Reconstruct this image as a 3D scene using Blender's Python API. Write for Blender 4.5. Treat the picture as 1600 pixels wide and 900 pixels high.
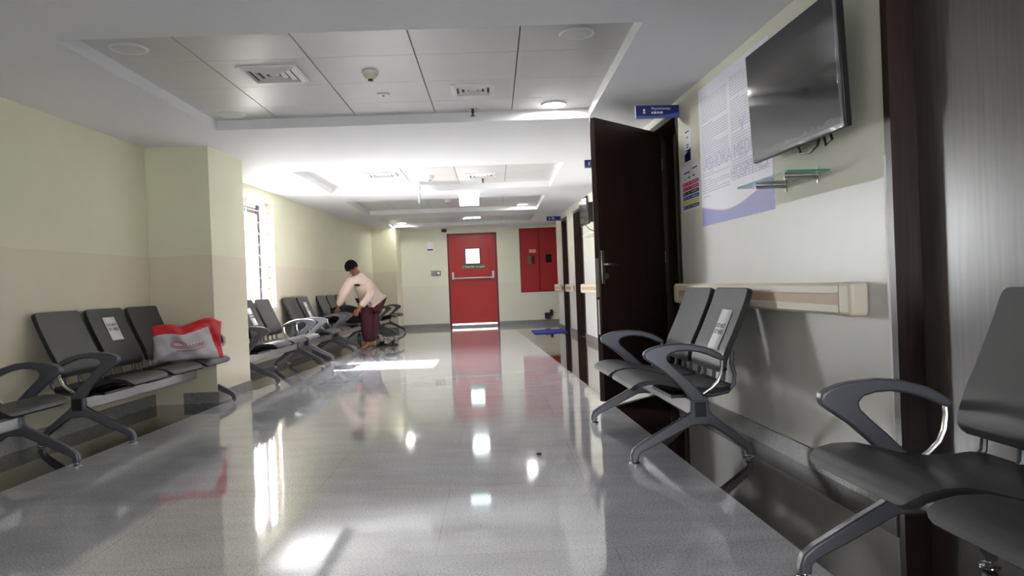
import bpy, bmesh, math, random
from mathutils import Vector, Matrix, Euler
PI = math.pi
for o in list(bpy.data.objects): bpy.data.objects.remove(o)
S = bpy.context.scene
COL = S.collection

# ------------------------------------------------------------------ camera
F_PX, PITCH, ROLL, CAM_H = 1193.6, -.0057, -.0392, .97
cd = bpy.data.cameras.new('camera'); cam = bpy.data.objects.new('camera', cd); COL.objects.link(cam)
cd.sensor_width = 36; cd.sensor_fit = 'HORIZONTAL'; cd.lens = 36 * F_PX / 1600; cd.clip_start = .05
_c, _s, _cp, _sp = math.cos(ROLL), math.sin(ROLL), math.cos(PITCH), math.sin(PITCH)
_r = Vector((_c, -_sp * _s, _cp * _s)); _u = Vector((-_s, -_sp * _c, _cp * _c)); _f = Vector((0, _cp, _sp))
cam.matrix_world = Matrix(((_r.x, _u.x, -_f.x, 0), (_r.y, _u.y, -_f.y, 0), (_r.z, _u.z, -_f.z, CAM_H), (0, 0, 0, 1)))
S.camera = cam

# ------------------------------------------------------------------ light and exposure
SKY, SUN_E, WIN_W, BACK_W = .6, 36., 430., 24.
w = bpy.data.worlds.new('daylight'); S.world = w; w.use_nodes = True
bg = w.node_tree.nodes['Background']; bg.inputs[0].default_value = (.93, .97, 1, 1); bg.inputs[1].default_value = SKY
sd = bpy.data.lights.new('sun', 'SUN'); sd.energy = SUN_E; sd.angle = math.radians(1.2); sd.color = (1, .96, .88)
sun = bpy.data.objects.new('sun', sd); COL.objects.link(sun)
sun.rotation_euler = Vector((.80, -.04, -.62)).to_track_quat('-Z', 'Y').to_euler()
ad = bpy.data.lights.new('window_daylight', 'AREA'); ad.shape = 'RECTANGLE'; ad.size = 3.2; ad.size_y = 2.0; ad.energy = WIN_W; ad.color = (.96, .98, 1)
al = bpy.data.objects.new('window_daylight', ad); COL.objects.link(al)
al.matrix_world = Matrix(((0, 0, -1, -4.2), (1, 0, 0, 10.45), (0, -1, 0, 1.85), (0, 0, 0, 1)))
kd = bpy.data.lights.new('back_fill', 'AREA'); kd.shape = 'RECTANGLE'; kd.size = 1.6; kd.size_y = 2.0; kd.energy = BACK_W; kd.color = (.93, .97, 1)  # unseen fill lamp, added behind the camera to lift the near end
kl = bpy.data.objects.new('back_fill', kd); COL.objects.link(kl)
kl.matrix_world = Matrix(((1, 0, 0, 1.05), (0, 0, -1, -3.45), (0, 1, 0, 1.05), (0, 0, 0, 1)))
S.view_settings.view_transform = 'Standard'; S.view_settings.look = 'None'; S.view_settings.gamma = 1
S.view_settings.use_curve_mapping = False; S.view_settings.exposure = 2.35
try: S.cycles.use_denoising = True; S.cycles.max_bounces = 10; S.cycles.diffuse_bounces = 6; S.cycles.sample_clamp_indirect = 6
except Exception: pass

# ------------------------------------------------------------------ materials
def srgb(r, g, b):
    f = lambda c: (c / 255 / 12.92) if c / 255 <= .04045 else ((c / 255 + .055) / 1.055) ** 2.4
    return (f(r), f(g), f(b))
MATS = {}
def mat(name, col, rough=.5, metal=0., spec=.5, bump=0., bscale=60., var=0., vscale=8., emit=None, es=0., trans=0., ior=1.5, alpha=1., coat=0.):
    if name in MATS: return MATS[name]
    m = bpy.data.materials.new(name); m.use_nodes = True; nt = m.node_tree; N = nt.nodes; L = nt.links
    b = N['Principled BSDF']
    b.inputs['Base Color'].default_value = (*col, 1); b.inputs['Roughness'].default_value = rough
    b.inputs['Metallic'].default_value = metal; b.inputs['Specular IOR Level'].default_value = spec
    b.inputs['IOR'].default_value = ior; b.inputs['Transmission Weight'].default_value = trans; b.inputs['Alpha'].default_value = alpha
    b.inputs['Coat Weight'].default_value = coat
    if emit: b.inputs['Emission Color'].default_value = (*emit, 1); b.inputs['Emission Strength'].default_value = es
    tc = N.new('ShaderNodeTexCoord')
    if var:
        n = N.new('ShaderNodeTexNoise'); n.inputs['Scale'].default_value = vscale; n.inputs['Detail'].default_value = 5
        L.new(tc.outputs['Object'], n.inputs['Vector'])
        r = N.new('ShaderNodeValToRGB'); r.color_ramp.elements[0].position = .3; r.color_ramp.elements[1].position = .7
        r.color_ramp.elements[0].color = (*[c * (1 - var) for c in col], 1); r.color_ramp.elements[1].color = (*[min(1, c * (1 + var)) for c in col], 1)
        L.new(n.outputs['Fac'], r.inputs['Fac']); L.new(r.outputs['Color'], b.inputs['Base Color'])
    if bump:
        n = N.new('ShaderNodeTexNoise'); n.inputs['Scale'].default_value = bscale; n.inputs['Detail'].default_value = 3
        L.new(tc.outputs['Object'], n.inputs['Vector'])
        k = N.new('ShaderNodeBump'); k.inputs['Strength'].default_value = bump; k.inputs['Distance'].default_value = .002
        L.new(n.outputs['Fac'], k.inputs['Height']); L.new(k.outputs['Normal'], b.inputs['Normal'])
    MATS[name] = m; return m

def wall_mat(name, upper, lower, split, ru=.6, rl=.35):
    m = bpy.data.materials.new(name); m.use_nodes = True; N = m.node_tree.nodes; L = m.node_tree.links; b = N['Principled BSDF']
    g = N.new('ShaderNodeNewGeometry'); sx = N.new('ShaderNodeSeparateXYZ'); L.new(g.outputs['Position'], sx.inputs[0])
    gt = N.new('ShaderNodeMath'); gt.operation = 'GREATER_THAN'; gt.inputs[1].default_value = split; L.new(sx.outputs['Z'], gt.inputs[0])
    n = N.new('ShaderNodeTexNoise'); n.inputs['Scale'].default_value = 3; n.inputs['Detail'].default_value = 6; L.new(g.outputs['Position'], n.inputs['Vector'])
    mx = N.new('ShaderNodeMix'); mx.data_type = 'RGBA'; L.new(gt.outputs[0], mx.inputs['Factor'])
    mx.inputs['A'].default_value = (*lower, 1); mx.inputs['B'].default_value = (*upper, 1)
    hs = N.new('ShaderNodeHueSaturation'); mr = N.new('ShaderNodeMapRange'); mr.inputs['To Min'].default_value = .96; mr.inputs['To Max'].default_value = 1.04
    L.new(n.outputs['Fac'], mr.inputs['Value']); L.new(mr.outputs[0], hs.inputs['Value']); L.new(mx.outputs['Result'], hs.inputs['Color'])
    L.new(hs.outputs[0], b.inputs['Base Color'])
    mr2 = N.new('ShaderNodeMapRange'); mr2.inputs['To Min'].default_value = rl; mr2.inputs['To Max'].default_value = ru
    L.new(gt.outputs[0], mr2.inputs['Value']); L.new(mr2.outputs[0], b.inputs['Roughness'])
    n2 = N.new('ShaderNodeTexNoise'); n2.inputs['Scale'].default_value = 90; L.new(g.outputs['Position'], n2.inputs['Vector'])
    k = N.new('ShaderNodeBump'); k.inputs['Strength'].default_value = .08; k.inputs['Distance'].default_value = .002
    L.new(n2.outputs['Fac'], k.inputs['Height']); L.new(k.outputs['Normal'], b.inputs['Normal'])
    return m

def granite(name, base, dark, light, rough, scale=120., joints=True, spec=.5):
    m = bpy.data.materials.new(name); m.use_nodes = True; N = m.node_tree.nodes; L = m.node_tree.links; b = N['Principled BSDF']
    g = N.new('ShaderNodeNewGeometry')
    n = N.new('ShaderNodeTexNoise'); n.inputs['Scale'].default_value = scale; n.inputs['Detail'].default_value = 6; n.inputs['Roughness'].default_value = .75
    L.new(g.outputs['Position'], n.inputs['Vector'])
    r = N.new('ShaderNodeValToRGB'); e = r.color_ramp.elements
    e[0].position = .36; e[0].color = (*dark, 1); e[1].position = .68; e[1].color = (*light, 1)
    x = e.new(.5); x.color = (*base, 1)
    L.new(n.outputs['Fac'], r.inputs['Fac'])
    mp = N.new('ShaderNodeMapping'); mp.inputs['Scale'].default_value = (1.2, 3.2, 1); mp.inputs['Rotation'].default_value = (0, 0, .5); L.new(g.outputs['Position'], mp.inputs['Vector'])
    n2 = N.new('ShaderNodeTexNoise'); n2.inputs['Scale'].default_value = 2.2; n2.inputs['Detail'].default_value = 5; L.new(mp.outputs[0], n2.inputs['Vector'])
    mr = N.new('ShaderNodeMapRange'); mr.inputs['To Min'].default_value = .78; mr.inputs['To Max'].default_value = 1.22; L.new(n2.outputs['Fac'], mr.inputs['Value'])
    hs = N.new('ShaderNodeHueSaturation'); L.new(r.outputs[0], hs.inputs['Color']); L.new(mr.outputs[0], hs.inputs['Value'])
    out = hs.outputs[0]
    if joints:
        mp2 = N.new('ShaderNodeMapping'); mp2.inputs['Location'].default_value = (.25, .1, 0); mp2.inputs['Rotation'].default_value = (0, 0, -.023); L.new(g.outputs['Position'], mp2.inputs['Vector'])
        br = N.new('ShaderNodeTexBrick'); br.offset = .5; br.inputs['Scale'].default_value = 1; br.inputs['Brick Width'].default_value = 1.3; br.inputs['Row Height'].default_value = .95
        br.inputs['Mortar Size'].default_value = .003; br.inputs['Mortar Smooth'].default_value = 0
        br.inputs['Color1'].default_value = (1, 1, 1, 1); br.inputs['Color2'].default_value = (.95, .95, .95, 1); br.inputs['Mortar'].default_value = (.8, .8, .8, 1)
        L.new(mp2.outputs[0], br.inputs['Vector'])
        mx = N.new('ShaderNodeMix'); mx.data_type = 'RGBA'; mx.blend_type = 'MULTIPLY'; mx.inputs['Factor'].default_value = 1
        L.new(out, mx.inputs['A']); L.new(br.outputs['Color'], mx.inputs['B']); out = mx.outputs['Result']
    L.new(out, b.inputs['Base Color']); b.inputs['Roughness'].default_value = rough; b.inputs['Specular IOR Level'].default_value = spec
    if rough < .1: b.inputs['Coat Weight'].default_value = .5; b.inputs['Coat IOR'].default_value = 1.6; b.inputs['Coat Roughness'].default_value = .03
    n3 = N.new('ShaderNodeTexNoise'); n3.inputs['Scale'].default_value = 3.5; L.new(g.outputs['Position'], n3.inputs['Vector'])
    k = N.new('ShaderNodeBump'); k.inputs['Strength'].default_value = .035; k.inputs['Distance'].default_value = .01
    L.new(n3.outputs['Fac'], k.inputs['Height']); L.new(k.outputs['Normal'], b.inputs['Normal'])
    return m

def wood(name, a, b2, rough, spec=.5):
    m = bpy.data.materials.new(name); m.use_nodes = True; N = m.node_tree.nodes; L = m.node_tree.links; b = N['Principled BSDF']
    g = N.new('ShaderNodeNewGeometry'); mp = N.new('ShaderNodeMapping'); mp.inputs['Scale'].default_value = (30, 30, 1.2); L.new(g.outputs['Position'], mp.inputs['Vector'])
    n = N.new('ShaderNodeTexNoise'); n.inputs['Scale'].default_value = 2; n.inputs['Detail'].default_value = 5; L.new(mp.outputs[0], n.inputs['Vector'])
    r = N.new('ShaderNodeValToRGB'); r.color_ramp.elements[0].position = .35; r.color_ramp.elements[1].position = .7
    r.color_ramp.elements[0].color = (*a, 1); r.color_ramp.elements[1].color = (*b2, 1); L.new(n.outputs['Fac'], r.inputs[0]); L.new(r.outputs[0], b.inputs['Base Color'])
    b.inputs['Roughness'].default_value = rough; b.inputs['Specular IOR Level'].default_value = spec
    return m

WALLR = wall_mat('daylit_wall_paint', srgb(222, 221, 204), srgb(218, 216, 212), 1.335)  # same wall paint, window daylight put into its more neutral colour
WALL = wall_mat('cream_wall_paint', srgb(224, 222, 195), srgb(217, 209, 187), 1.335)
ENDW = wall_mat('cream_end_wall_paint', srgb(226, 224, 205), srgb(221, 216, 201), 1.0)
CEIL = mat('white_ceiling_paint', srgb(226, 226, 228), .75, bump=.03, bscale=150)
TILE = mat('satin_metal_ceiling_tile', srgb(200, 199, 197), .36, spec=.9, var=.03, vscale=3)
TGAP = mat('tile_gap', srgb(120, 118, 115), .6)
FLOOR = granite('polished_grey_granite', srgb(203, 203, 211), srgb(146, 146, 152), srgb(232, 232, 238), .06, spec=.75)
BROWN = granite('polished_brown_granite', srgb(46, 34, 30), srgb(24, 18, 17), srgb(72, 56, 50), .05, 90, False, spec=.75)
SKIRT = granite('grey_granite_skirting', srgb(128, 127, 126), srgb(84, 84, 85), srgb(164, 164, 164), .3, 110, False)
WENGE = wood('dark_wenge_laminate', srgb(40, 27, 23), srgb(58, 41, 35), .34)
SEAT = mat('charcoal_polyurethane', srgb(50, 49, 53), .44, spec=.65, bump=.15, bscale=400)
SEATU = mat('black_seat_edge', srgb(30, 29, 31), .5)
ALU = mat('satin_silver_metal', srgb(165, 165, 168), .32, metal=.75)
GUN = mat('gunmetal_paint', srgb(100, 100, 107), .34, metal=.5)
CHROME = mat('chrome', srgb(225, 225, 225), .12, metal=1)
STEEL = mat('brushed_steel', srgb(170, 168, 165), .3, metal=.9)
BLACK = mat('black_plastic', srgb(22, 22, 23), .4)
PAPER = mat('white_paper', srgb(232, 232, 234), .7)
INK = mat('black_ink', srgb(50, 50, 56), .7)
REDP = mat('red_door_paint', srgb(176, 18, 16), .38, var=.05, vscale=4)
REDC = mat('dark_red_cabinet_paint', srgb(158, 18, 20), .4, var=.06, vscale=5)
REDF = mat('dark_red_frame_paint', srgb(120, 12, 14), .45)
WHITEP = mat('white_plastic', srgb(228, 226, 220), .4)
CREAMP = mat('cream_vinyl_rail', srgb(222, 212, 194), .42)
TANP = mat('tan_vinyl_insert', srgb(196, 172, 140), .5)
WHITEM = mat('white_painted_metal', srgb(230, 229, 226), .4)
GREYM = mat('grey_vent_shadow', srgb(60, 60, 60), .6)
GLASS = mat('green_edged_glass', srgb(214, 238, 228), .03, trans=1.0, ior=1.45)
GEDGE = mat('green_glass_edge', srgb(20, 140, 105), .1, spec=.8)
SCREEN = mat('black_glossy_screen', srgb(24, 25, 28), .07, spec=.6)
BLUES = mat('navy_sign_plate', srgb(28, 24, 110), .35)
BLUEL = mat('light_blue_sign_band', srgb(70, 105, 180), .4)
TXT = mat('white_lettering', srgb(225, 225, 240), .6)
LAMP = mat('lit_lamp', (1, 1, 1), .5, emit=(1, .98, .94), es=11)
LAMPO = mat('unlit_lamp_diffuser', srgb(205, 205, 203), .35)
EXITL = mat('lit_exit_panel', (.8, 1, 1), .4, emit=(.78, 1, .98), es=.34)

# ------------------------------------------------------------------ helpers
def rings(bm, rs, cap=True, close=True):
    V = [[bm.verts.new(p) for p in r] for r in rs]
    n = len(V[0])
    for a, b in zip(V, V[1:]):
        for i in range(n if close else n - 1):
            j = (i + 1) % n
            try: bm.faces.new((a[i], a[j], b[j], b[i]))
            except ValueError: pass
    if cap and close:
        bm.faces.new(V[0][::-1]); bm.faces.new(V[-1])
    return V
def box(bm, x0, x1, y0, y1, z0, z1):
    rings(bm, [[(x0, y0, z0), (x1, y0, z0), (x1, y1, z0), (x0, y1, z0)], [(x0, y0, z1), (x1, y0, z1), (x1, y1, z1), (x0, y1, z1)]])
def prism(bm, poly, z0, z1):
    a = sum(p[0] * q[1] - q[0] * p[1] for p, q in zip(poly, poly[1:] + poly[:1]))
    if a < 0: poly = poly[::-1]
    rings(bm, [[(x, y, z0) for x, y in poly], [(x, y, z1) for x, y in poly]])
def prism_x(bm, poly, x0, x1):          # polygon in (y, z) pushed along x
    rings(bm, [[(x0, y, z) for y, z in poly], [(x1, y, z) for y, z in poly]])
def tube(bm, pts, r, n=8, rx=None):
    pts = [Vector(p) for p in pts]; rs = r if isinstance(r, (list, tuple)) else [r] * len(pts)
    out = []; up = None
    for i, p in enumerate(pts):
        d = (pts[min(i + 1, len(pts) - 1)] - pts[max(i - 1, 0)]).normalized()
        if up is None:
            up = Vector((1, 0, 0)) if abs(d.x) < .8 else Vector((0, 0, 1))
        s = d.cross(up).normalized(); up = s.cross(d).normalized()
        k = rx if rx else 1
        out.append([p + (up * math.cos(2 * PI * j / n) * k + s * math.sin(2 * PI * j / n)) * rs[i] for j in range(n)])
    rings(bm, out)
def lathe(bm, prof, c=(0, 0, 0), n=20, axis='z'):
    out = []
    for r, h in prof:
        ring = []
        for j in range(n):
            a = 2 * PI * j / n; q = (r * math.cos(a), r * math.sin(a), h)
            if axis == 'y': q = (q[0], -q[2], q[1])
            if axis == 'x': q = (q[2], q[0], q[1])
            ring.append((c[0] + q[0], c[1] + q[1], c[2] + q[2]))
        out.append(ring)
    rings(bm, out)
def link(name, bm, m, parent=None, bevel=0., smooth=True, seg=2, angle=35):
    bmesh.ops.recalc_face_normals(bm, faces=bm.faces)
    me = bpy.data.meshes.new(name); bm.to_mesh(me); bm.free()
    o = bpy.data.objects.new(name, me); COL.objects.link(o)
    for x in (m if isinstance(m, list) else [m]): me.materials.append(x)
    if parent: o.parent = parent
    if bevel:
        b = o.modifiers.new('bevel', 'BEVEL'); b.width = bevel; b.segments = seg; b.limit_method = 'ANGLE'; b.angle_limit = math.radians(40)
    if smooth:
        for p in me.polygons: p.use_smooth = True
        try: me.set_sharp_from_angle(angle=math.radians(angle))
        except Exception: pass
    return o
def new(): return bmesh.new()
def tag(o, label, cat, group=None, kind=None):
    o['label'] = label; o['category'] = cat
    if group: o['group'] = group
    if kind: o['kind'] = kind
    return o
def struct(o, label=None, cat=None):
    o['kind'] = 'structure'
    if label: o['label'] = label; o['category'] = cat
    return o
def empty(name, label, cat, group=None, mw=None, loc=None, rz=0, kind=None):
    o = bpy.data.objects.new(name, None); COL.objects.link(o); o.empty_display_size = .1
    if mw: o.matrix_world = mw
    elif loc: o.location = loc; o.rotation_euler = (0, 0, rz)
    return tag(o, label, cat, group, kind)
def frame(p, xdir, zdir):               # x right, y up, z out of the surface
    x = Vector(xdir).normalized(); z = Vector(zdir).normalized(); y = z.cross(x).normalized(); x = y.cross(z)
    return Matrix(((x.x, y.x, z.x, p[0]), (x.y, y.y, z.y, p[1]), (x.z, y.z, z.z, p[2]), (0, 0, 0, 1)))
def text(name, s, size, m, parent, loc=(0, 0, 0), align='LEFT', spacing=1., ext=.0004):
    c = bpy.data.curves.new(name, 'FONT'); c.body = s; c.size = size; c.align_x = align; c.extrude = ext; c.space_line = spacing
    tmp = bpy.data.objects.new(name, c); COL.objects.link(tmp)
    me = bpy.data.meshes.new_from_object(tmp.evaluated_get(bpy.context.evaluated_depsgraph_get()))
    bpy.data.objects.remove(tmp); bpy.data.curves.remove(c); me.materials.clear(); me.materials.append(m)
    o = bpy.data.objects.new(name, me); COL.objects.link(o); o.parent = parent; o.location = loc
    return o

# ------------------------------------------------------------------ where the walls run (plan of the place)
ZC, RECESS = 2.319, .08
AR, AL = -.0688, .0167
def XR(y): return 1.712 + AR * y          # near right wall face
def XF(y): return 2.068 + AR * y          # far right wall face
def XL(y): return -3.37 + AL * y          # left wall face
def YE(x): return 17.89 + .0514 * x       # end wall face
def PQ(p, q): return (p - .0229 * q, q + .0229 * p)   # ceiling grid frame
Y0 = -3.0
nR = Vector((-1, AR, 0)).normalized(); nL = Vector((1, -AL, 0)).normalized(); nE = Vector((.0514, -1, 0)).normalized()
def on_right(y, z, off=0.):
    return frame((XR(y) + nR.x * off, y + nR.y * off, z), (-AR, -1, 0), nR)
def on_far(y, z, off=0.):
    return frame((XF(y) + nR.x * off, y + nR.y * off, z), (-AR, -1, 0), nR)
def on_left(y, z, off=0.):
    return frame((XL(y) + nL.x * off, y + nL.y * off, z), (AL, 1, 0), nL)
def on_end(x, z, off=0.):
    return frame((x + nE.x * off, YE(x) + nE.y * off, z), (1, .0514, 0), nE)

# ------------------------------------------------------------------ floor
bm = new(); prism(bm, [(-3.7, Y0), (4.2, Y0), (4.2, 19), (-3.7, 19)], -.12, 0)
struct(link('floor', bm, FLOOR, smooth=False), 'polished grey granite corridor floor', 'floor')
bm = new()
def sR(y): return 1.1546 + AR * y
prism(bm, [(sR(Y0), Y0), (XR(Y0) + .1, Y0), (XR(9) + .1, 9), (XF(9) + .02, 9), (XF(16) + .02, 16), (sR(16.0), 16.0)], -.01, .0012)
struct(link('trim_1', bm, BROWN, smooth=False), 'dark brown polished granite border along the right wall', 'floor border')
bm = new()
def sL(y): return -2.738 + AL * y
prism(bm, [(sL(Y0), Y0), (XL(Y0) - .02, Y0), (XL(6.87) - .02, 6.87), (sL(6.87), 6.87)], -.01, .0012)
struct(link('trim_2', bm, BROWN, smooth=False), 'dark brown polished granite border under the left alcove bench', 'floor border')
bm = new(); prism(bm, [(sL(7.72), 7.72), (XL(7.72) - .02, 7.72), (XL(17) - .02, 17), (sL(17), 17)], -.01, .0012)
struct(link('trim_3', bm, BROWN, smooth=False), 'dark brown polished granite border below the window wall benches', 'floor border')

# ------------------------------------------------------------------ walls
def wall_run(bm, fx, y0, y1, th, z0=0, z1=ZC + .4):
    prism(bm, [(fx(y0), y0), (fx(y0) + th, y0), (fx(y1) + th, y1), (fx(y1), y1)], z0, z1)
WY0, WY1, WZ0, WZ1 = 9.25, 10.31, .76, 2.17
bm = new()
wall_run(bm, XL, Y0, 6.87, -.22)
prism(bm, [(XL(6.87) - .22, 6.87), (-2.69, 6.885), (-2.677, 7.715), (XL(7.7) - .22, 7.7)], 0, ZC + .4)
wall_run(bm, XL, 7.7, WY0, -.22); wall_run(bm, XL, WY1, 17.0, -.22)
wall_run(bm, XL, WY0, WY1, -.22, 0, WZ0); wall_run(bm, XL, WY0, WY1, -.22, WZ1, ZC + .4)
prism(bm, [(XL(17) - .22, 17.0), (-2.555, 17.0), (-2.54, 18.2), (XL(17) - .22, 18.2)], 0, ZC + .4)
struct(link('wall_left', bm, WALL, smooth=False), 'cream painted left wall with pillar and window', 'wall')
NE_, DA, DB = 3.03, 5.83, 6.78           # near wall end, open doorway from DA to DB
DH = 2.235
bm = new()
wall_run(bm, XR, Y0, 2.0, .21); wall_run(bm, XR, 2.0, NE_, .21, DH + .02)
wall_run(bm, XR, NE_, DA, .21); wall_run(bm, XR, DA, DB, .21, DH + .02); wall_run(bm, XR, DB, 9.0, .21)
prism(bm, [(XR(9.0), 8.8), (XR(9) + .21, 8.8), (XF(9) + .2, 8.8), (XF(9) + .2, 9.0), (XR(9.0), 9.0)], 0, ZC + .4)
FD = [(12.6, 13.56), (14.37, 15.12)]
segs = [9.0, *[v for d in FD for v in d], 16.0]
for a, b in zip(segs[::2], segs[1::2]): wall_run(bm, XF, a, b, .2)
for a, b in FD: wall_run(bm, XF, a, b, .2, 2.2)
prism(bm, [(XF(16), 15.9), (1.35, 15.9), (1.35, 18.2), (1.15, 18.2), (1.15, 16.0), (XF(16), 16.0)], 0, ZC + .4)
struct(link('wall_right', bm, WALLR, smooth=False), 'cream painted right wall with doorways', 'wall')
# end wall with the fire door opening
RX0, RX1 = -1.475, -.315
bm = new()
def ew(x0, x1, z0, z1): prism(bm, [(x0, YE(x0)), (x1, YE(x1)), (x1, YE(x1) + .2), (x0, YE(x0) + .2)], z0, z1)
ew(-2.6, RX0, 0, ZC + .4); ew(RX1, 1.2, 0, ZC + .4); ew(RX0, RX1, 2.19, ZC + .4)
struct(link('wall_end', bm, ENDW, smooth=False), 'cream end wall around the red fire door', 'wall')
bm = new()
prism(bm, [(-3.8, Y0 - .02), (.3, Y0 - .02), (.3, Y0 - .2), (-3.8, Y0 - .2)], 0, ZC + .4); prism(bm, [(1.8, Y0 - .02), (2.3, Y0 - .02), (2.3, Y0 - .2), (1.8, Y0 - .2)], 0, ZC + .4)
prism(bm, [(.3, Y0 - .02), (1.8, Y0 - .02), (1.8, Y0 - .2), (.3, Y0 - .2)], 2.1, ZC + .4)
struct(link('wall_back', bm, ENDW, smooth=False), 'cream wall added behind the viewer with an opening for the fill light', 'wall')  # added out of view, doorway placed to steer the fill light
# room seen through the open doorway
bm = new()
prism(bm, [(1.5, 7.35), (4.2, 7.35), (4.2, 7.5), (1.5, 7.5)], 0, ZC + .4); prism(bm, [(4.0, 4.6), (4.2, 4.6), (4.2, 7.4), (4.0, 7.4)], 0, ZC + .4)
prism(bm, [(XR(4.8) + .2, 4.6), (4.1, 4.6), (4.1, 4.75), (XR(4.8) + .2, 4.75)], 0, ZC + .4)
struct(link('wall_side_room', bm, WALL, smooth=False), 'cream wall of the room behind the open door', 'wall')

# skirting: granite strips standing at the foot of each wall
bm = new(); H = .1; T = .013
def sk(fx, y0, y1, t): prism(bm, [(fx(y0) - (.004 if t > 0 else -.004), y0), (fx(y0) + t, y0), (fx(y1) + t, y1), (fx(y1) - (.004 if t > 0 else -.004), y1)], 0, H)
sk(XL, Y0, 6.88, T)
prism(bm, [(XL(6.87), 6.885), (-2.69 + T, 6.885 - T), (-2.677 + T, 7.715 + T), (XL(7.7), 7.715 + T), (XL(7.7), 7.7), (-2.69, 7.7), (-2.70, 6.9), (XL(6.87), 6.9)], 0, H)
sk(XL, 7.73, 17.0, T); prism(bm, [(XL(17), 17 - T), (-2.555 + T, 17 - T), (-2.54 + T, 17.77), (-2.56, 17.77), (-2.56, 17.01), (XL(17), 17.01)], 0, H)
struct(link('baseboard_left', bm, SKIRT, smooth=False), 'grey granite skirting along the left wall', 'skirting')
bm = new()
sk(XR, NE_ + .0, DA, -T); sk(XR, DB + .06, 9.0, -T)
for a, b in zip(segs[::2], segs[1::2]): sk(XF, a, b, -T)
struct(link('baseboard_right', bm, SKIRT, smooth=False), 'grey granite skirting along the right wall', 'skirting')
bm = new()
def ske(x0, x1): prism(bm, [(x0, YE(x0) - T), (x1, YE(x1) - T), (x1, YE(x1) + .004), (x0, YE(x0) + .004)], 0, H)
ske(-2.54, RX0); ske(RX1, 1.15)
struct(link('baseboard_end', bm, SKIRT, smooth=False), 'grey granite skirting along the end wall', 'skirting')
bm = new(); prism(bm, [(XR(NE_) - .006, NE_ - .004), (XR(NE_) + .02, NE_ - .004), (XR(NE_) + .02, NE_ + .001), (XR(NE_) - .002, NE_ + .001), (XR(NE_) - .002, NE_ + .014), (XR(NE_) - .006, NE_ + .014)], .1, 1.42)
struct(link('trim_4', bm, WHITEM, smooth=False), 'pale strip for the light caught on the near end corner of the right wall', 'lit edge strip')  # pale strip stands in for the wall corner catching light

# ------------------------------------------------------------------ ceiling with four recesses
RP0, RP1 = -2.22, .835
RQ = [(4.01, 6.32), (8.64, 10.75), (11.81, 14.0), (15.05, 17.05)]
bm = new()
def cq(p0, p1, q0, q1, z0, z1): prism(bm, [PQ(p0, q0), PQ(p1, q0), PQ(p1, q1), PQ(p0, q1)], z0, z1)
cq(-3.8, RP0, Y0 - .3, 18.6, ZC, ZC + .12); cq(RP1, 4.4, Y0 - .3, 18.6, ZC, ZC + .12)
qs = [Y0 - .3] + [v for r in RQ for v in r] + [18.6]
for a, b in zip(qs[::2], qs[1::2]): cq(RP0, RP1, a, b, ZC, ZC + .12)
ceil = struct(link('ceiling', bm, CEIL, smooth=False), 'white plaster ceiling with four tiled recesses', 'ceiling')
cols = [RP0, -1.72, -1.08, -.43, .20, RP1]
for k, (q0, q1) in enumerate(RQ):
    rows = [q0, 4.71, 5.33, 5.9, q1] if k == 0 else [q0 + (q1 - q0) * t for t in (0, .27, .55, .82, 1)]
    bm = new(); cq(RP0 - .02, RP1 + .02, q0 - .02, q1 + .02, ZC + RECESS + .012, ZC + .12)
    b2 = link('recess_back', bm, TGAP, ceil, smooth=False)
    bm = new(); g = .004
    for i in range(5):
        for j in range(4):
            cq(cols[i] + (g if i else -.01), cols[i + 1] - (g if i < 4 else -.01), rows[j] + (.002 if j else -.01), rows[j + 1] - (.002 if j < 3 else -.01), ZC + RECESS, ZC + RECESS + .012)
    link('tile_panel', bm, TILE, ceil, smooth=False)
# everything above the ceiling is closed by the slab
bm = new(); prism(bm, [(-3.9, Y0 - .3), (4.5, Y0 - .3), (4.5, 19), (-3.9, 19)], ZC + .4, ZC + .5)
struct(link('ceiling_slab', bm, CEIL, smooth=False))

# ------------------------------------------------------------------ window with sashes and grille
W = empty('window_1', 'tall narrow window with grille in the left wall', 'window', kind='structure', mw=on_left((WY0 + WY1) / 2, WZ0))
ww = (WY1 - WY0) / 2; wh = WZ1 - WZ0
bm = new()
for x0, x1, y0, y1 in ((-ww, -ww + .05, 0, wh), (ww - .05, ww, 0, wh), (-ww, ww, 0, .05), (-ww, ww, wh - .05, wh)): box(bm, x0, x1, y0, y1, -.14, -.07)
link('window_frame', bm, WHITEM, W, bevel=.004)
bm = new()
for x0, x1, y0, y1 in ((-.42, -.36, .05, wh - .05), (.40, .46, .05, wh - .05), (-.42, .16, .05, .09), (.24, .46, .05, .09), (-.42, .16, wh - .09, wh - .05), (.24, .46, wh - .09, wh - .05)): box(bm, x0, x1, y0, y1, -.12, -.085)
link('sash', bm, WHITEM, W, bevel=.003)
MULL = mat('shaded_mullion', srgb(84, 74, 76), .5)  # dark tone stands for the shaded side of the sash frame
bm = new(); box(bm, .15, .25, .05, wh - .05, -.135, -.07); link('mullion', bm, MULL, W, bevel=.003)
bm = new(); box(bm, -.36, .15, wh - .17, wh - .09, -.118, -.09); link('roller_blind', bm, mat('grey_blind', srgb(130, 124, 122), .6), W, bevel=.003)
bm = new()
for i in range(9): tube(bm, [(-ww + .001, .12 + i * .145, -.045), (ww - .001, .12 + i * .145, -.045)], .006, 6)
for x in (-.30, .40): tube(bm, [(x, .002, -.045), (x, wh - .002, -.045)], .008, 6)
link('grille', bm, mat('grille_paint', srgb(165, 160, 160), .5), W)
bm = new(); box(bm, -ww, ww, -.0, .018, -.075, .012); link('window_sill', bm, WHITEM, W, bevel=.003)
bm = new()
for z in (.0, .0): pass
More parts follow.
